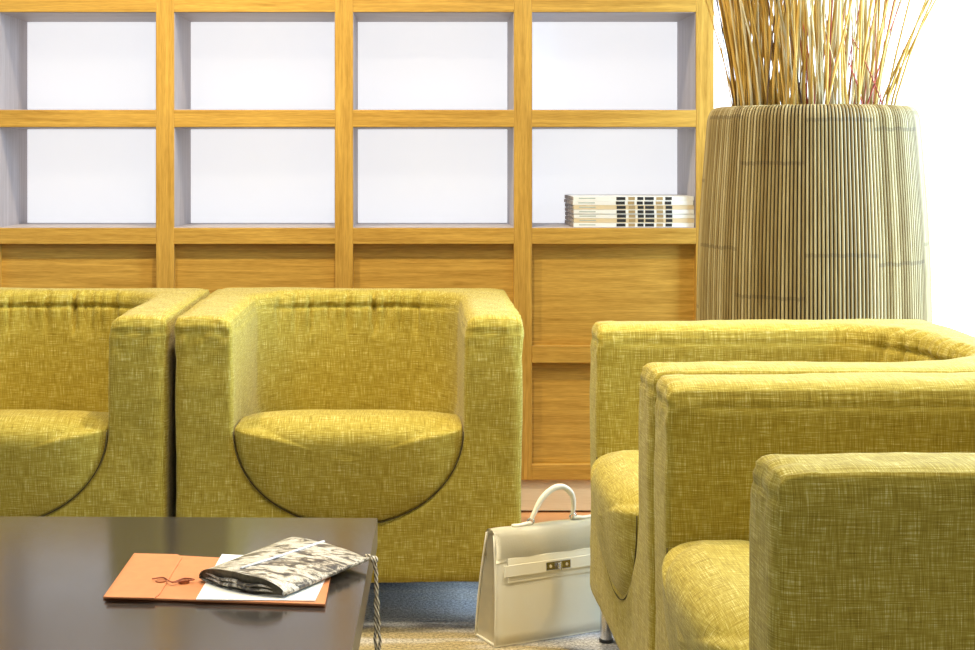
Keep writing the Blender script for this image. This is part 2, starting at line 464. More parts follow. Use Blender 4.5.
def cutter_plan():
    bm = bmesh.new(); r = 0.17
    def plan(o_):
        c = CI + 0.004 + o_; d = CD + o_; rr = r + o_
        pts = [(-c - 0.05, -0.3), (c + 0.05, -0.3), (c + 0.05, -0.02), (c, 0.02)]
        for i in range(13):
            a = PI / 2 * i / 12; pts.append((c - rr + rr * math.cos(a), d - rr + rr * math.sin(a)))
        for i in range(13):
            a = PI / 2 + PI / 2 * i / 12; pts.append((-c + rr + rr * math.cos(a), d - rr + rr * math.sin(a)))
        pts += [(-c, 0.02), (-c - 0.05, -0.02)]
        return pts
    lv = [(0.0, 0.0)] + [(ZT - LR + LR * math.sin(q), LR * (1 - math.cos(q))) for q in np.linspace(0, PI / 2 * 0.92, 7)] + [(ZT + 0.0005, LR), (1.2, LR)]
    rg = [[bm.verts.new((x, y, z_)) for x, y in plan(o_)] for z_, o_ in lv]
    n = len(rg[0]); bm.faces.new(rg[0][::-1]); bm.faces.new(rg[-1])
    for a, b in zip(rg, rg[1:]):
        for i in range(n): bm.faces.new((a[i], a[(i + 1) % n], b[(i + 1) % n], b[i]))
    return bm
PLEATS = [(random.uniform(-0.23, 0.23), random.uniform(0.004, 0.008), random.uniform(0.007, 0.017)) for _ in range(17)]
def body_mesh():
    bm = bmesh.new(); add_box(bm, -W2, W2, 0, DP, ZB, ZT, 0.020, 4)
    body = obj('tmp_body', bm, M['fabric'])
    c1 = obj('tmp_a', cutter_profile(), M['fabric']); c2 = obj('tmp_b', cutter_plan(), M['fabric'])
    m = c1.modifiers.new('i', 'BOOLEAN'); m.operation = 'INTERSECT'; m.object = c2; m.solver = 'EXACT'
    m = body.modifiers.new('d', 'BOOLEAN'); m.operation = 'DIFFERENCE'; m.object = c1; m.solver = 'EXACT'
    m = body.modifiers.new('r', 'REMESH'); m.mode = 'VOXEL'; m.voxel_size = 0.0062; m.use_smooth_shade = True
    m = body.modifiers.new('s', 'SMOOTH'); m.factor = 0.5; m.iterations = 16
    me = baked(body, 'armchair_body')
    for o in (body, c1, c2):
        d = o.data; bpy.data.objects.remove(o); bpy.data.meshes.remove(d)
    n = len(me.vertices); co = np.empty(n * 3, np.float32); me.vertices.foreach_get('co', co); co = co.reshape(-1, 3)
    nr = np.empty(n * 3, np.float32); me.vertex_normals.foreach_get('vector', nr); nr = nr.reshape(-1, 3)
    for i in range(n):
        x, y, z = map(float, co[i]); nx, ny, nz = map(float, nr[i])
        # slackness of the cover
        d = 0.0035 * noise.noise(Vector((x * 5, y * 5, z * 5)))
        d += 0.0010 * noise.noise(Vector((x * 22, y * 22, z * 22 + 5)))
        # pleats gathered below the inner top seam of the back
        inner = (abs(x) < CI + 0.02 and y < CD + 0.03 and y > 0.15 and ny < -0.2)
        if inner:
            f = max(0.0, 1 - abs(z - 0.622) / 0.085) ** 1.3
            e = max(0.0, min(1.0, (0.24 - abs(x)) / 0.08))
            s = noise.noise(Vector((x * 34, 0, z * 3)))
            d += f * e * 0.011 * (abs(s) ** 0.8 * (1 if s > 0 else -1))
            for xc, wd, am in PLEATS:
                tt = (x - xc - 0.03 * (xc) * (0.64 - z) * 4) / wd
                if abs(tt) < 3: d -= e * am * math.exp(-tt * tt) * max(0.0, 1 - abs(z - 0.628) / 0.075)
            g = math.exp(-((z - 0.636 - 0.003 * noise.noise(Vector((x * 30, 1, 0)))) / 0.0055) ** 2)
            d -= 0.009 * g * e
        # seam line a little below the top, on the inner faces of the arms
        if abs(x) < CI + 0.03 and abs(nx) > 0.6 and z > 0.5 and y > 0.05:
            d -= 0.0025 * math.exp(-((z - 0.640) / 0.005) ** 2)
        # puckers at the front top corners of the arms
        if y < 0.05 and z > 0.58:
            f = min(1, (z - 0.58) / 0.05)
            d += f * 0.003 * noise.noise(Vector((x * 60, y * 30, z * 45)))
            d -= 0.0022 * math.exp(-((z - 0.642) / 0.006) ** 2) * (1 if ny < -0.4 else 0)
        # the arms and the back top crown a little
        if nz > 0.6 and z > 0.6: d += 0.003
        if abs(nx) > 0.6 and abs(x) > 0.33: d += 0.005 * max(0, min(1, (z - 0.58) / 0.05))
        co[i] += nr[i] * d
        # the inner edge of the arm fronts flares out towards the top
        if y < 0.1 and z > 0.55 and abs(x) < 0.3 and nz < 0.8:
            pass
    me.vertices.foreach_set('co', co.ravel()); me.update()
    me.polygons.foreach_set('use_smooth', [True] * len(me.polygons))
    box_uv(me); return me
def seat_mesh():
    """cushion: half-round front, crowned top, running back under the backrest"""
    n = 80; outline = []
    hw, bz = CI - 0.0022, SB - 0.0022
    for i in range(n):
        a = 2 * PI * i / n
        c, s = math.cos(a), math.sin(a)
        if s <= 0: outline.append((hw * c, bz * s, 0.0))
        else:
            cc = math.copysign(abs(c) ** 0.6, c)
            outline.append((hw * cc, 0.030 * s ** 0.8, (lambda q: q * q * (3 - 2 * q))(min(1, s * 1.6))))
    verts, faces = [], []
    cx, cz = 0.0, -0.06
    rings = []
    NR = 16
    def wrinkle(x, y, z): return 0.0022 * noise.noise(Vector((x * 9, y * 9, z * 9 + 20)))
    for r in range(1, NR + 1):
        rho = 1 - (1 - r / NR) ** 1.7
        ring = []
        for (x, z, top) in outline:
            px = cx + (x - cx) * rho; pz = cz + (z - cz) * rho
            cap = 0.014 * (1 - top) + 0.062 * top; pw = 14 * (1 - top) + 5 * top
            kz = min(1.0, max(0.0, (pz + bz) / (bz + 0.03))); y = -0.034 * (1 - min(1, abs(px) / hw) ** 3.5) * math.sin(kz * PI / 2) ** 0.8 + cap * rho ** pw
            ring.append(len(verts)); verts.append([px, y + wrinkle(px, y, pz), pz])
        rings.append(ring)
    for yb in np.linspace(0.10, 0.604, 26):
        ring = []
        for (x, z, top) in outline:
            q = 1.0
            if yb > CD - 0.18:                       # follow the rounded plan at the back
                d = (yb - (CD - 0.18)) / 0.18
                lim = hw - 0.17 + 0.17 * math.sqrt(max(0, 1 - d * d)); q = lim / hw
            D = 0.105 * ((yb - 0.10) / 0.5) ** 1.15
            z0 = -0.6 * D                            # height of the side line at this depth
            if z <= 1e-6:
                pz = -bz + (z + bz) * (z0 + bz) / bz
                px = math.copysign(hw * math.sqrt(max(0, 1 - (pz / bz) ** 2)), x) * q
            else:
                px = x * math.sqrt(1 - (z0 / bz) ** 2) * q; pz = z0 + z - 0.4 * D * min(1, z / 0.030)
            ring.append(len(verts)); verts.append([px, float(yb), pz + wrinkle(px, yb, pz)])
        rings.append(ring)
    ci = len(verts); verts.append([cx, -0.034, cz])
    for k in range(n): faces.append((ci, rings[0][(k + 1) % n], rings[0][k]))
    for i in range(len(rings) - 1):
        for k in range(n):
            faces.append((rings[i][k], rings[i][(k + 1) % n], rings[i + 1][(k + 1) % n], rings[i + 1][k]))
    faces.append(tuple(rings[-1]))
    me = bpy.data.meshes.new('armchair_seat'); me.from_pydata([(v[0], v[1], v[2] + SC) for v in verts], [], faces); me.update()
    bm = bmesh.new(); bm.from_mesh(me); bmesh.ops.recalc_face_normals(bm, faces=bm.faces); bm.to_mesh(me); bm.free()
    me.polygons.foreach_set('use_smooth', [True] * len(me.polygons))
    box_uv(me); return me
CH_GROUP = 'olive armchairs around the low table'
mid = thing('armchair', 'olive armchair in front of the shelves, facing us whole between table and handbag', 'armchair', (-0.155, 3.200, 0), 0, CH_GROUP)
link_mesh('frame', body_mesh(), M['fabric'], mid)
link_mesh('seat_cushion', seat_mesh(), M['fabric'], mid)
bm = bmesh.new()
pts = [((CI - 0.001) * math.cos(PI + PI * i / 40), -0.0006, SC - (SB - 0.001) * math.sin(PI * i / 40)) for i in range(41)]
add_tube(bm, pts, 0.0012, 6)
obj('seam_piping', bm, M['seam'], mid, smooth=True)
for sx in (-1, 1):
    for yy in (0.032, DP - 0.05):
        bm = bmesh.new()
        add_tube(bm, [(0, 0, 0.006), (0, 0, 0.10)], 0.013, 20)
        lg = obj('leg', bm, M['chrome'], mid, (sx * 0.343, yy, 0), smooth=False)
        bm = bmesh.new(); add_tube(bm, [(0, 0, 0.0), (0, 0, 0.0065)], 0.015, 20)
        obj('glide', bm, M['glide'], lg)
copy_thing(mid, (-0.9265, 3.200, 0), math.radians(0.3), 'olive armchair at the left edge, cut off by the frame, in front of the shelves')
r1 = copy_thing(mid, (0.366, 2.772, 0), math.radians(-89.0), 'farther olive armchair turned sideways, by the handbag and before the bamboo planter')
copy_thing(mid, (0.381, 1.999, 0), math.radians(-88.8), 'nearest olive armchair turned sideways, at the lower right corner')

for ch in r1.children:           # this cushion has sunk a little
    if ch.name.startswith(('seat_cushion', 'seam_piping')): ch.location.z = -0.018
# ------------------------------------------------------------------ low table
ZTB = 0.36
def T(px, py, z=ZTB):
    Y = (E - z) * F / (py - 157); return Vector(((px - 420) * Y / F, Y))
fr, nr_ = T(377.5, 518), T(352, 650)
d = (nr_ - fr).normalized(); perp = Vector((d.y, -d.x)) if d.y < 0 else Vector((-d.y, d.x))
if perp.x > 0: perp = -perp
c0 = fr; c1 = fr + d * 0.95; c2 = c1 + perp * 1.25; c3 = c0 + perp * 1.25
tb = thing('coffee_table', 'low dark brown table with a glossy square-edged top, left foreground', 'table', (c0.x, c0.y, 0))
bm = bmesh.new(); prism(bm, [tuple(p - c0) for p in (c0, c1, c2, c3)], ZTB - 0.0015, ZTB, 0)
obj('table_top', bm, M['table'], tb)
bm = bmesh.new(); prism(bm, [tuple(p - c0) for p in (c0, c1, c2, c3)], ZTB - 0.05, ZTB - 0.0015, 0)
obj('edge_band', bm, M['table_edge'], tb)
for a, b in ((0.10, 0.10), (0.85, 0.10), (0.10, 1.15), (0.85, 1.15)):
    p = d * a + perp * b
    bm = bmesh.new(); prism(bm, [(p.x + q * 0.03, p.y + s * 0.03) for q, s in ((-1, -1), (1, -1), (1, 1), (-1, 1))], 0.0, ZTB - 0.05)
    obj('leg', bm, M['table'], tb)

# ------------------------------------------------------------------ envelope, paper
z = ZTB
def poly_px(pp, z): return [T(x, y, z) for x, y in pp]
env = poly_px([(103, 599), (325, 607), (333, 566), (134, 555)], z)
o0 = env[0]
ev = thing('document_envelope', 'tan leather envelope with string closure lying under the white sheet', 'envelope', (o0.x, o0.y, z))
bm = bmesh.new(); prism(bm, [tuple(p - o0) for p in env], 0.0002, 0.0035, 0.0008)
obj('back_sheet', bm, M['tan'], ev)
bm = bmesh.new()
e2 = poly_px([(104, 598), (325, 605.5), (333, 565), (135, 554.5)], z + 0.004)
prism(bm, [tuple(p - o0) for p in e2], 0.0038, 0.0065, 0.0008)
obj('front_sheet', bm, M['tan'], ev)
fl = poly_px([(106, 596.5), (154, 597.5), (160, 593), (182, 557), (178, 554), (136, 553)], z + 0.009)
bm = bmesh.new(); prism(bm, [tuple(p - o0) for p in fl], 0.0068, 0.0088, 0.0006)
flap = obj('closing_flap', bm, M['tan'], ev)
for px in (161, 184):
    q = T(px, 580.5, z + 0.01) - o0; zz = 0.0089 if px < 170 else 0.0067
    bm = bmesh.new(); add_tube(bm, [(q.x, q.y, zz), (q.x, q.y, 0.0105)], 0.0085, 20)
    obj('closure_button', bm, M['tan_dark'], ev, smooth=False)
q1 = T(152, 580, z + .01) - o0; q2 = T(172, 583, z + .01) - o0; q3 = T(194, 580.5, z + .01) - o0
bm = bmesh.new()
add_tube(bm, catmull([(q1.x, q1.y, .0118), ((q1.x + q2.x) / 2, q1.y + .006, .012), (q2.x, q2.y, .0115), ((q3.x + q2.x) / 2, q3.y + .005, .012), (q3.x, q3.y, .0115), ((q3.x + q2.x) / 2, q3.y - .008, .0115), (q2.x, q2.y - .002, .0115)]), 0.0011, 6)
obj('closure_string', bm, M['string'], ev)
pz = z + 0.0068
pp = poly_px([(196, 600), (315, 601.5), (334, 561), (222, 555)], pz)
p0 = pp[0]
bm = bmesh.new(); prism(bm, [tuple(p - p0) for p in pp], 0.0, 0.0016)
tag(obj('paper_sheet', bm, M['paper'], None, (p0.x, p0.y, pz)), 'white paper sheets lying on the tan envelope, half under the snakeskin pouch', 'paper')

# ------------------------------------------------------------------ snakeskin pouch
zp = z + 0.0088
L = T(199, 580, zp); B = T(292, 540, zp); R_ = T(369, 562, zp); Q = T(284, 598, zp)
pc = (L + B + R_ + Q) / 4
pouch = thing('clutch_pouch', 'black and ivory snakeskin print clutch pouch lying on the white paper', 'bag', (pc.x, pc.y, zp))
def bil(u, v):                   # u along L->B (long), v along L->Q
    return (L * (1 - u) * (1 - v) + B * u * (1 - v) + R_ * u * v + Q * (1 - u) * v) - pc
def slab_pillow(u0, u1, v0, v1, zb_, zt, nu=40, nv=24, rnd=0.012, off=0, open_left=False):
    bm = bmesh.new(); top = []; bot = []
    for i in range(nu + 1):
        tr, br = [], []
        for j in range(nv + 1):
            u = u0 + (u1 - u0) * i / nu; v = v0 + (v1 - v0) * j / nv
            p = bil(u, v)
            eu = min(i / nu, 1 - i / nu) * 2; ev_ = min(j / nv, 1 - j / nv) * 2
            e = min(1, ev_ / 0.22); e = math.sqrt(max(0, 1 - (1 - e) ** 2))
            e2 = min(1, (1 - i / nu) / 0.1); e2 = math.sqrt(max(0, 1 - (1 - e2) ** 2))
            e = e * (0.35 + 0.65 * e2)
            mid_ = (zb_ + zt) / 2; h = (zt - zb_) / 2 * max(0.12, e)
            wv = 0.0016 * noise.noise(Vector((p.x * 28, p.y * 28, off)))
            tr.append(bm.verts.new((p.x, p.y, mid_ + h + wv * e))); br.append(bm.verts.new((p.x, p.y, mid_ - h)))
        top.append(tr); bot.append(br)
    for i in range(nu):
        for j in range(nv):
            bm.faces.new((top[i][j], top[i + 1][j], top[i + 1][j + 1], top[i][j + 1]))
            bm.faces.new((bot[i][j], bot[i][j + 1], bot[i + 1][j + 1], bot[i + 1][j]))
    for j in range(nv):
        bm.faces.new((top[0][j], top[0][j + 1], bot[0][j + 1], bot[0][j]))
        bm.faces.new((top[nu][j], bot[nu][j], bot[nu][j + 1], top[nu][j + 1]))
    for i in range(nu):
        bm.faces.new((top[i][0], bot[i][0], bot[i + 1][0], top[i + 1][0]))
        bm.faces.new((top[i][nv], top[i + 1][nv], bot[i + 1][nv], bot[i][nv]))
    return bm
def ph(u): return 0.029 - 0.013 * u ** 0.8
def pe(v): return max(0.0, math.sin(PI * min(1, max(0, v)))) ** 0.38
bm = bmesh.new(); NU, NV = 46, 34; tp, bt = [], []
for i in range(NU + 1):
    a, b = [], []
    for j in range(NV + 1):
        u, v = i / NU, j / NV
        vv = 0.5 - 0.5 * math.cos(PI * v)
        e = pe(vv) * (1 if u < 0.9 else math.sqrt(max(0.0, 1 - ((u - 0.9) / 0.1) ** 2)) * 0.75 + 0.25)
        rag = 0.014 * math.sin(vv * PI) * (1 - u)          # the open end bows outwards a little
        p = bil(u, vv) + (bil(0, vv) - bil(0.1, vv)).normalized() * rag
        z_ = 0.004 + (ph(u) - 0.004) * e + 0.0014 * noise.noise(Vector((p.x * 30, p.y * 30, 3))) * e
        a.append(bm.verts.new((p.x, p.y, z_))); b.append(bm.verts.new((p.x, p.y, 0.004 - 0.0038 * e)))
    tp.append(a); bt.append(b)
for i in range(NU):
    for j in range(NV):
        bm.faces.new((tp[i][j], tp[i + 1][j], tp[i + 1][j + 1], tp[i][j + 1])); bm.faces.new((bt[i][j], bt[i][j + 1], bt[i + 1][j + 1], bt[i + 1][j]))
for i in range(NU):
    bm.faces.new((tp[i][0], bt[i][0], bt[i + 1][0], tp[i + 1][0])); bm.faces.new((tp[i][NV], tp[i + 1][NV], bt[i + 1][NV], bt[i][NV]))
for j in range(NV): bm.faces.new((tp[NU][j], bt[NU][j], bt[NU][j + 1], tp[NU][j + 1]))
for j in range(NV):           # lips of the open end turn inwards
    pass
obj('pouch_body', bm, M['snake'], pouch, smooth=True)
bm = bmesh.new(); prev = None                                # lining closing the open end a few mm inside
for j in range(25):
    vv = 0.5 - 0.5 * math.cos(PI * j / 24); p = bil(0.02, vv) + (bil(0, vv) - bil(0.1, vv)).normalized() * 0.010 * math.sin(PI * vv)
    h_ = 0.0038 + (ph(0.02) - 0.005) * pe(vv)
    row = [bm.verts.new((p.x, p.y, 0.0015 + (h_ - 0.0015) * q / 4)) for q in range(5)]
    if prev:
        for q in range(4): bm.faces.new((prev[q], row[q], row[q + 1], prev[q + 1]))
    prev = row
obj('lining', bm, M['snake_dark'], pouch, smooth=True)
for k, (z_, rr) in enumerate(((0.0062, 0.0026), (0.0125, 0.0022))):   # inner folded layers
    bm = bmesh.new(); pts = []
    for j in range(15):
        v = 0.10 + 0.78 * j / 14
        p = bil(0.0, v) + (bil(0, v) - bil(0.1, v)).normalized() * (0.009 * math.sin(PI * v))
        pts.append((p.x, p.y, z_ + 0.0015 * math.sin(j * 1.1 + k)))
    add_tube(bm, pts, [0.0008 + rr * math.sin(PI * j / 14) for j in range(15)], 8)
    obj('inner_layer', bm, M['snake'], pouch, smooth=True)
bm = bmesh.new()
za = [bil(u, v) for u, v in ((0.03, 0.47), (0.3, 0.47), (0.6, 0.47), (0.96, 0.47))]
add_tube(bm, [(p.x, p.y, ph(u) + 0.0006) for p, u in zip(za, (0.03, 0.3, 0.6, 0.96))], 0.0017, 8, flat=1.6)
obj('zip', bm, M['zip'], pouch, smooth=True)
bm = bmesh.new()
for v in (1.0,):
    pts = [bil(u, 1.0) for u in np.linspace(0.0, 1.0, 12)]
    add_tube(bm, [(p.x, p.y, 0.006) for p in pts], 0.0034, 8)
obj('edge_piping', bm, M['snake'], pouch, smooth=True)
# cord and tassel hanging over the table edge
k0 = bil(0.99, 0.97)
ce = T(373, 561, z + 0.012) - pc
dz = -zp
A = Vector((k0.x, k0.y, 0.010))
kx = max(ce.x, (fr + d * ((T(372, 562).y - fr.y) / d.y)).x - pc.x + 0.008)
K = Vector((kx + 0.001, ce.y, 0.004))
bm = bmesh.new()
add_tube(bm, catmull([A, A.lerp(K, .5) + Vector((0, 0, 0.004)), K + Vector((0, 0, .002))]), 0.0022, 8)
for s in (0, 1):
    pts = [K + Vector((0.000, 0.002 * s, 0.0)), K + Vector((0.0035, 0, -0.02)), K + Vector((0.003 + 0.004 * s, -0.004, -0.08)), K + Vector((0.003 + 0.008 * s, -0.006 - .004 * s, -0.15)), K + Vector((0.004 + 0.012 * s, -0.008, -0.25))]
    cl = catmull(pts, 14)
    # twist
    tw = []
    for i, p in enumerate(cl): tw.append(p + Vector((math.cos(i * 1.1 + s * PI), math.sin(i * 1.1 + s * PI), 0)) * 0.0011)
    add_tube(bm, tw, 0.0026, 7)
cord = obj('wrist_cord', bm, M['cord'], pouch, smooth=True)
bm = bmesh.new(); bmesh.ops.create_uvsphere(bm, u_segments=14, v_segments=10, radius=0.0062)
for v in bm.verts: v.co = Vector((v.co.x + K.x + .001, v.co.y + K.y, v.co.z * 1.05 + K.z + .001))
obj('knot', bm, M['cord'], cord, smooth=True)

# ------------------------------------------------------------------ handbag
hb_ang = math.radians(25.7)
hb_loc = Vector((0.155, 3.075, 0))
ca, sa = math.cos(hb_ang), math.sin(hb_ang)
BL, BD, BH = 0.305, 0.084, 0.228
# origin at the centre of the base
org = hb_loc + Vector((ca * BL / 2 - sa * BD / 2, sa * BL / 2 + ca * BD / 2, 0))
hb = thing('handbag', 'cream leather handbag with turn-lock flap standing on the carpet beside the armchairs', 'handbag', tuple(org), hb_ang)
def fy(z_, s=-1):                # front (s=-1) or back plane at height z
    t = z_ / BH; return s * (BD / 2 * (1 - t) + 0.014 * t + 0.006 * math.sin(PI * t))
def tp_(z_): return 1 - 0.085 * max(0.0, min(1.0, z_ / BH))
def hx(z_): return BL / 2 * tp_(z_)
def wedge_sheet(z0, z1, xa, xb, off, th, nz=10, nx=16, s=-1, bulge=0.0):
    bm = bmesh.new(); F_, B_ = [], []
    for i in range(nz + 1):
        zz = z0 + (z1 - z0) * i / nz; f, b = [], []
        for j in range(nx + 1):
            x = (xa + (xb - xa) * j / nx) * tp_(zz)
            bl = bulge * math.sin(PI * j / nx) * math.sin(PI * min(1, zz / BH))
            y = fy(zz, s) + s * (off + bl)
            f.append(bm.verts.new((x, y + s * th, zz))); b.append(bm.verts.new((x, y, zz)))
        F_.append(f); B_.append(b)
    for i in range(nz):
        for j in range(nx):
            bm.faces.new((F_[i][j], F_[i][j + 1], F_[i + 1][j + 1], F_[i + 1][j])); bm.faces.new((B_[i][j], B_[i + 1][j], B_[i + 1][j + 1], B_[i][j + 1]))
    for i in range(nz):
        bm.faces.new((F_[i][0], F_[i + 1][0], B_[i + 1][0], B_[i][0])); bm.faces.new((F_[i][nx], B_[i][nx], B_[i + 1][nx], F_[i + 1][nx]))
    for j in range(nx):
        bm.faces.new((F_[0][j], B_[0][j], B_[0][j + 1], F_[0][j + 1])); bm.faces.new((F_[nz][j], F_[nz][j + 1], B_[nz][j + 1], B_[nz][j]))
    return bm
obj('front_panel', wedge_sheet(0.004, BH, -BL / 2, BL / 2, 0, 0.003, bulge=0.004), M['leather'], hb, smooth=True)
obj('back_panel', wedge_sheet(0.004, BH, -BL / 2, BL / 2, 0, 0.003, s=1, bulge=0.004), M['leather'], hb, smooth=True)
bm = box(-BL / 2, BL / 2, -BD / 2 - .003, BD / 2 + .003, 0.0, 0.006, 0.002)
obj('base', bm, M['leather'], hb)
for s in (-1, 1):               # folded gussets
    bm = bmesh.new(); prof = []
    for i in range(13):
        zz = 0.004 + (BH - 0.008) * i / 12; row = []
        for j in range(11):
            t = j / 10; y = fy(zz) * (1 - 2 * t); c = 1 - abs(2 * t - 1)
            inn = 0.002 + 0.020 * (zz / BH) ** 0.7 * c ** 1.3
            row.append(bm.verts.new((s * (hx(zz) - inn), y, zz)))
        prof.append(row)
    for i in range(12):
        for j in range(10): bm.faces.new((prof[i][j], prof[i][j + 1], prof[i + 1][j + 1], prof[i + 1][j]))
    bmesh.ops.solidify(bm, geom=list(bm.faces), thickness=0.002)
    obj('side_gusset', bm, M['leather_in'], hb, smooth=True)
    bm = bmesh.new()
    for q in (-1, 1):
        add_tube(bm, [(s * (hx(zz) + 0.0002), fy(zz, q) - q * 0.0006 + q * .002, zz) for zz in np.linspace(0.005, BH - .002, 9)], 0.0024, 8)
    obj('edge_piping', bm, M['leather'], hb, smooth=True)
# flap: over the top and down the front
bm = bmesh.new()
path = [(0.019, BH - 0.055), (0.0205, BH - 0.02), (0.018, BH + 0.001), (0.010, BH + 0.0062), (0, BH + 0.0075), (-0.012, BH + 0.0062), (-0.0195, BH + 0.0005)]
for k in range(1, 8):
    zz = BH - 0.057 * k / 7; path.append((fy(zz) - 0.0068 - 0.0035 * math.sin(PI * min(1, k / 7)), zz))
rows = []
for (y, zz) in path:
    rows.append([bm.verts.new((((-BL / 2 - 0.001) + (BL + 0.002) * j / 20) * tp_(zz), y + 0.0012 * math.sin(j * 0.9), zz + 0.0007 * math.sin(j * .7))) for j in range(21)])
for i in range(len(rows) - 1):
    for j in range(20): bm.faces.new((rows[i][j], rows[i][j + 1], rows[i + 1][j + 1], rows[i + 1][j]))
bmesh.ops.solidify(bm, geom=list(bm.faces), thickness=-0.0028)
flp = obj('flap', bm, M['leather'], hb, smooth=True)
obj('flap_tongue', wedge_sheet(BH - 0.098, BH - 0.05, -BL / 2 + 0.028, BL / 2 - 0.028, 0.0062, 0.0028, nz=4), M['leather'], flp)
stp = obj('belt_strap', wedge_sheet(BH - 0.084, BH - 0.062, -BL / 2 + 0.016, BL / 2 - 0.016, 0.0125, 0.0028, nz=3), M['leather'], hb)
M['lock'] = m_plain('darkened_silver', (0.42, 0.40, 0.38), 0.25, 1.0, var=0.05)
zc = BH - 0.073; yc = fy(zc) - 0.0158
lk = obj('lock_plate', box(-0.030, 0.030, yc - 0.0022, yc, zc - 0.0085, zc + 0.0085, 0.0012), M['lock'], hb)
bm = bmesh.new()
add_tube(bm, [(0, yc - 0.002, zc), (0, yc - 0.0085, zc)], 0.0062, 16)
add_box(bm, -0.002, 0.002, yc - 0.013, yc - 0.0085, zc - 0.0085, zc + 0.0085, 0.0008, 1)
obj('turn_lock', bm, M['silver'], lk)
bm = bmesh.new()
for xx in (-0.020, 0.020):
    add_tube(bm, [(xx, yc - 0.0022, zc), (xx, yc - 0.0034, zc)], 0.0032, 10)
obj('studs', bm, M['leather_in'], lk)
# handle with its loops
HZ = BH + 0.006
hy = -0.002
HX = 0.010
hp = catmull([(x + HX, hy, HZ + z_) for x, z_ in ((-0.052, 0.012), (-0.043, 0.028), (-0.026, 0.054), (0.002, 0.073), (0.028, 0.074), (0.048, 0.058), (0.054, 0.034), (0.051, 0.012))], 6)
bm = bmesh.new(); add_tube(bm, hp, [0.0045 + 0.002 * math.sin(PI * i / (len(hp) - 1)) for i in range(len(hp))], 10)
hd = obj('handle', bm, M['leather'], hb, smooth=True)
for xx, s in ((-0.053 + HX, -1), (0.052 + HX, 1)):
    bm = bmesh.new()
    ring = [(xx + 0.0075 * math.cos(a), hy, HZ + 0.008 + 0.0068 * math.sin(a)) for a in np.linspace(0, 2 * PI, 17)]
    add_tube(bm, ring, 0.0021, 8, cap=False)
    obj('ring', bm, M['silver'], hd, smooth=True)
    bm = bmesh.new()
    add_tube(bm, catmull([(xx, hy, HZ + 0.006), (xx + s * 0.012, hy, HZ + 0.005), (xx + s * 0.028, hy - .001, HZ + 0.0032), (xx + s * 0.046, hy - .001, HZ + 0.0042)]), [0.004] * 18 + [0.0035], 8, flat=1.2)
    obj('handle_tab', bm, M['leather'], hd, smooth=True)

# ------------------------------------------------------------------ bamboo planter
PX, PY = 0.993, 3.75
pl = thing('planter', 'large round planter clad in vertical bamboo strips, behind the sideways armchairs', 'planter', (PX, PY, 0))
NS = 190
prof = [(0.270, 0.006), (0.277, 0.10), (0.284, 0.25), (0.289, 0.42), (0.291, 0.58), (0.288, 0.74), (0.281, 0.88), (0.272, 1.00), (0.2665, 1.07), (0.2625, 1.113), (0.257, 1.130), (0.248, 1.140), (0.236, 1.144), (0.223, 1.140), (0.216, 1.12), (0.214, 1.06)]
bm = bmesh.new(); uvl = bm.loops.layers.uv.new('UVMap')
sub = [(0.16, 0), (0.22, 1), (0.5, 1.3), (0.78, 1), (0.84, 0)]      # cross-section of a strip
rings = []
pr = catmull([(r, 0, z_) for r, z_ in prof], 3)
for p in pr:
    ring = []
    for k in range(NS):
        for (t, hgt) in sub:
            a = 2 * PI * (k + t) / NS
            r = p.x * 0.985 + (0.0034 * hgt if p.z > 0.02 else 0) - 0.0024
            zz = p.z + (0.0016 * hgt if p.x < 0.255 and p.z > 1.13 else 0)
            ring.append(bm.verts.new((r * math.cos(a), r * math.sin(a), zz)))
    rings.append(ring)
ns = len(sub); N = NS * ns
for i in range(len(rings) - 1):
    for k in range(N):
        f = bm.faces.new((rings[i][k], rings[i][(k + 1) % N], rings[i + 1][(k + 1) % N], rings[i + 1][k]))
        f.material_index = 1 if k % ns == ns - 1 else 0
        u = k // ns + 0.5
        for lp, hh in zip(f.loops, (pr[i].z, pr[i].z, pr[i + 1].z, pr[i + 1].z)): lp[uvl].uv = (u, hh + (0.5 * (0.25 - pr[i].x) if pr[i].x < 0.25 and pr[i].z > 1.1 else 0))
obj('bamboo_cladding', bm, [M['bamboo'], M['gap']], pl)
bm = bmesh.new(); bmesh.ops.create_cone(bm, cap_ends=True, segments=48, radius1=0.214, radius2=0.214, depth=0.02, matrix=Matrix.Translation((0, 0, 1.07)))
obj('soil', bm, M['soil'], pl)
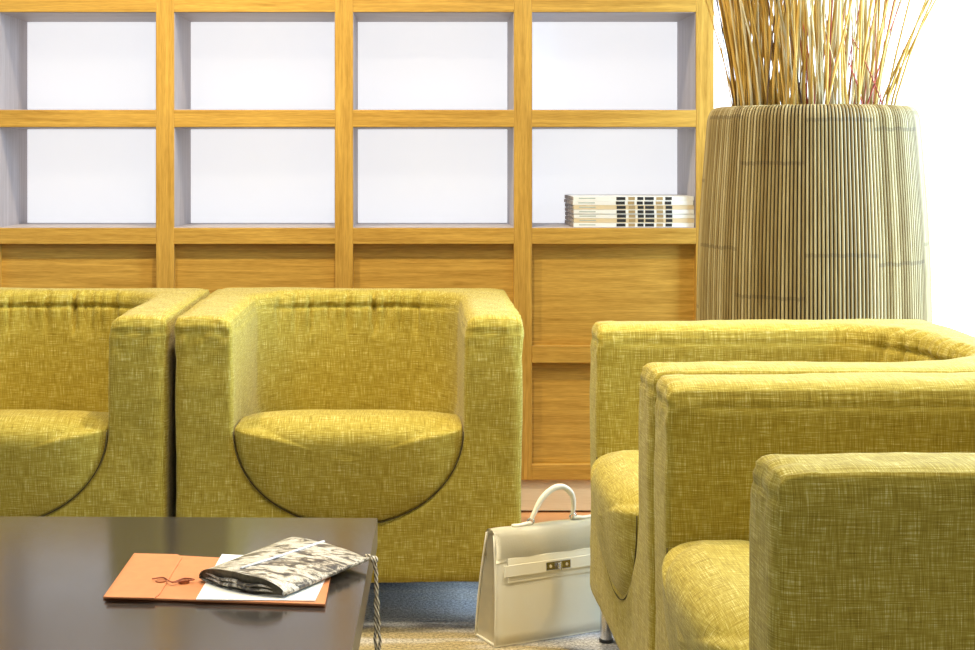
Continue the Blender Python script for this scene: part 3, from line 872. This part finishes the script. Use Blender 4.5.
# dried reeds
rd = thing('dried_reeds', 'tall dried golden and crimson reeds standing in the bamboo planter', 'dried plant', (PX, PY, 1.082))
random.seed(21)
def stalk_bm(bm, bx, by, lx, ly, h, r, bend):
    pts = []
    n = 9; ph = random.uniform(0, 6.28); am = random.uniform(0.0005, 0.003)
    for i in range(n + 1):
        t = i / n; q = t ** 1.35
        pts.append((bx + lx * q + am * math.sin(ph + t * 9) + bend * math.sin(PI * t), by + ly * q + am * math.cos(ph + t * 7), h * t))
    add_tube(bm, pts, [r * (1 - 0.45 * i / n) for i in range(n + 1)], 5)
mats = ['reed_gold', 'reed_pale', 'reed_dark', 'reed_red']
extra = {m: bmesh.new() for m in mats}
NSTALK = 215
recs = []
for i in range(NSTALK):
    # two clumps: dense on the left, looser towards the right
    if random.random() < 0.62: bx = random.uniform(-0.205, 0.0)
    else: bx = random.uniform(-0.02, 0.195)
    lim = math.sqrt(max(0.0, 0.207 ** 2 - bx * bx))
    by = random.uniform(-lim, lim) * 0.95
    h = random.uniform(0.62, 1.05)
    lx = bx * 0.65 + random.gauss(0, 0.085); ly = by * 0.4 + random.gauss(0, 0.06)
    u = random.random(); right = bx > -0.02
    mt = 'reed_gold' if u < (0.42 if right else 0.70) else 'reed_pale' if u < 0.90 else 'reed_dark' if u < 0.92 or (bx < -0.05 and u < 0.97) else 'reed_red'
    r = random.uniform(0.0020, 0.0044) if mt in ('reed_gold', 'reed_pale') else random.uniform(0.0013, 0.0026)
    if bx < -0.1: lx = max(lx, -0.17)
    if mt == 'reed_red' and bx < -0.07: mt = 'reed_gold'
    if mt == 'reed_red': h *= random.uniform(0.35, 0.7); lx *= 0.5
    recs.append((by, bx, lx, ly, h, r, random.gauss(0, 0.008), mt))
for (bx, lx, h) in ((0.150, 0.40, 0.78), (0.165, 0.42, 0.80), (0.178, 0.30, 0.78), (0.160, 0.36, 0.76), (0.185, 0.34, 0.8), (0.172, 0.22, 0.9), (0.12, 0.20, 0.9), (-0.19, -0.20, 0.85), (-0.185, -0.24, 0.9), (-0.17, -0.22, 0.9)):
    recs.append((-0.06, bx, lx, 0.0, h, 0.0030, 0.01, 'reed_gold'))
for q in range(26):
    bx = random.uniform(-0.205, -0.12)
    recs.append((random.uniform(-0.08, 0.05), bx, random.uniform(-0.24, -0.02), 0.0, random.uniform(0.7, 0.95), random.uniform(0.002, 0.004), 0.01, 'reed_gold'))
for q in range(16):
    bx = random.uniform(-0.06, 0.18)
    recs.append((random.uniform(-0.12, -0.04), bx, random.gauss(0.02, 0.05), 0.0, random.uniform(0.16, 0.5), random.uniform(0.0014, 0.0024), 0.004, 'reed_red'))
recs.append((-0.15, 0.045, -0.20, 0, 0.75, 0.0016, 0, 'reed_pale'))
recs.sort(key=lambda q: q[0])
for i, (by, bx, lx, ly, h, r, bend, mt) in enumerate(recs):
    bx *= 0.94; by *= 0.94
    if i < 100:
        bm = bmesh.new(); stalk_bm(bm, bx, by, lx, ly, h, r, bend)
        obj('stalk', bm, M[mt], rd, smooth=True)
    else:
        stalk_bm(extra[mt], bx, by, lx, ly, h, r, bend)
bm = bmesh.new(); start = 0
me_all = []
for mi, m in enumerate(mats):
    tmp = bpy.data.meshes.new('t'); extra[m].to_mesh(tmp); extra[m].free()
    nf = len(bm.faces); bm.from_mesh(tmp); bm.faces.ensure_lookup_table()
    for f in bm.faces[nf:]: f.material_index = mi
    bpy.data.meshes.remove(tmp)
o = obj('rear_stalks', bm, [M[m] for m in mats], rd, smooth=True); o['kind'] = 'stuff'

# ------------------------------------------------------------------ magazines
zs = SZ(228) + TH + 0.0003
NM = 7; th = 0.0122
ords = ['bottom white magazine of the stack on the shelf, lying on the board',
        'second white magazine from the bottom of the stack on the shelf',
        'third white magazine from the bottom of the stack on the shelf',
        'middle white magazine of the seven stacked on the shelf',
        'third white magazine from the top of the stack on the shelf',
        'white magazine just under the topmost one of the stack on the shelf',
        'topmost white magazine of the stack in the right-hand shelf compartment']
segs = [(579.5, 596, 'ink_grey'), (617, 626, 'ink'), (629, 635.5, 'ink_tan'), (638, 644, 'ink'), (645.5, 654.5, 'ink'), (657, 663.5, 'ink_tan'), (666, 672.5, 'ink')]
YM = 0.012
sm = F / (Yd + YM)
def MX(px): return (px - 420) / sm
for k in range(NM):
    dx = random.uniform(-0.004, 0.0); dy = random.uniform(0, 0.004)
    x0, x1 = MX(574) + dx, MX(694.5) + dx
    z0 = zs + k * (th + 0.0004)
    mg = thing('magazine', ords[k], 'magazine', (x0, Yd + YM + dy, z0), 0, 'magazines stacked on the shelf')
    LX = x1 - x0; DY = 0.235
    bm = bmesh.new()
    add_box(bm, 0, LX, 0, DY, th - 0.0014, th, 0.0003, 1); add_box(bm, 0, LX, 0, DY, 0, 0.0014, 0.0003, 1)
    add_box(bm, 0, LX, 0, 0.0012, 0.0014, th - 0.0014)
    cv = obj('cover', bm, M['cover'] if k % 3 != 1 else M['cover_gold'], mg)
    bm = bmesh.new(); add_box(bm, -0.003, LX - 0.003, 0.0012, DY - 0.003, 0.0015, th - 0.0015)
    obj('pages', bm, M['pages'], mg)
    for m in ('ink', 'ink_tan', 'ink_grey'):
        bm = bmesh.new()
        for a, b, mm in segs:
            if mm == m: add_box(bm, MX(a) - x0 + dx, MX(b) - x0 + dx, -0.0004, 0.0, 0.0018 if mm != 'ink_grey' else 0.005, th - 0.0018 if mm != 'ink_grey' else th - 0.004)
        obj('spine_print', bm, M[m], mg)
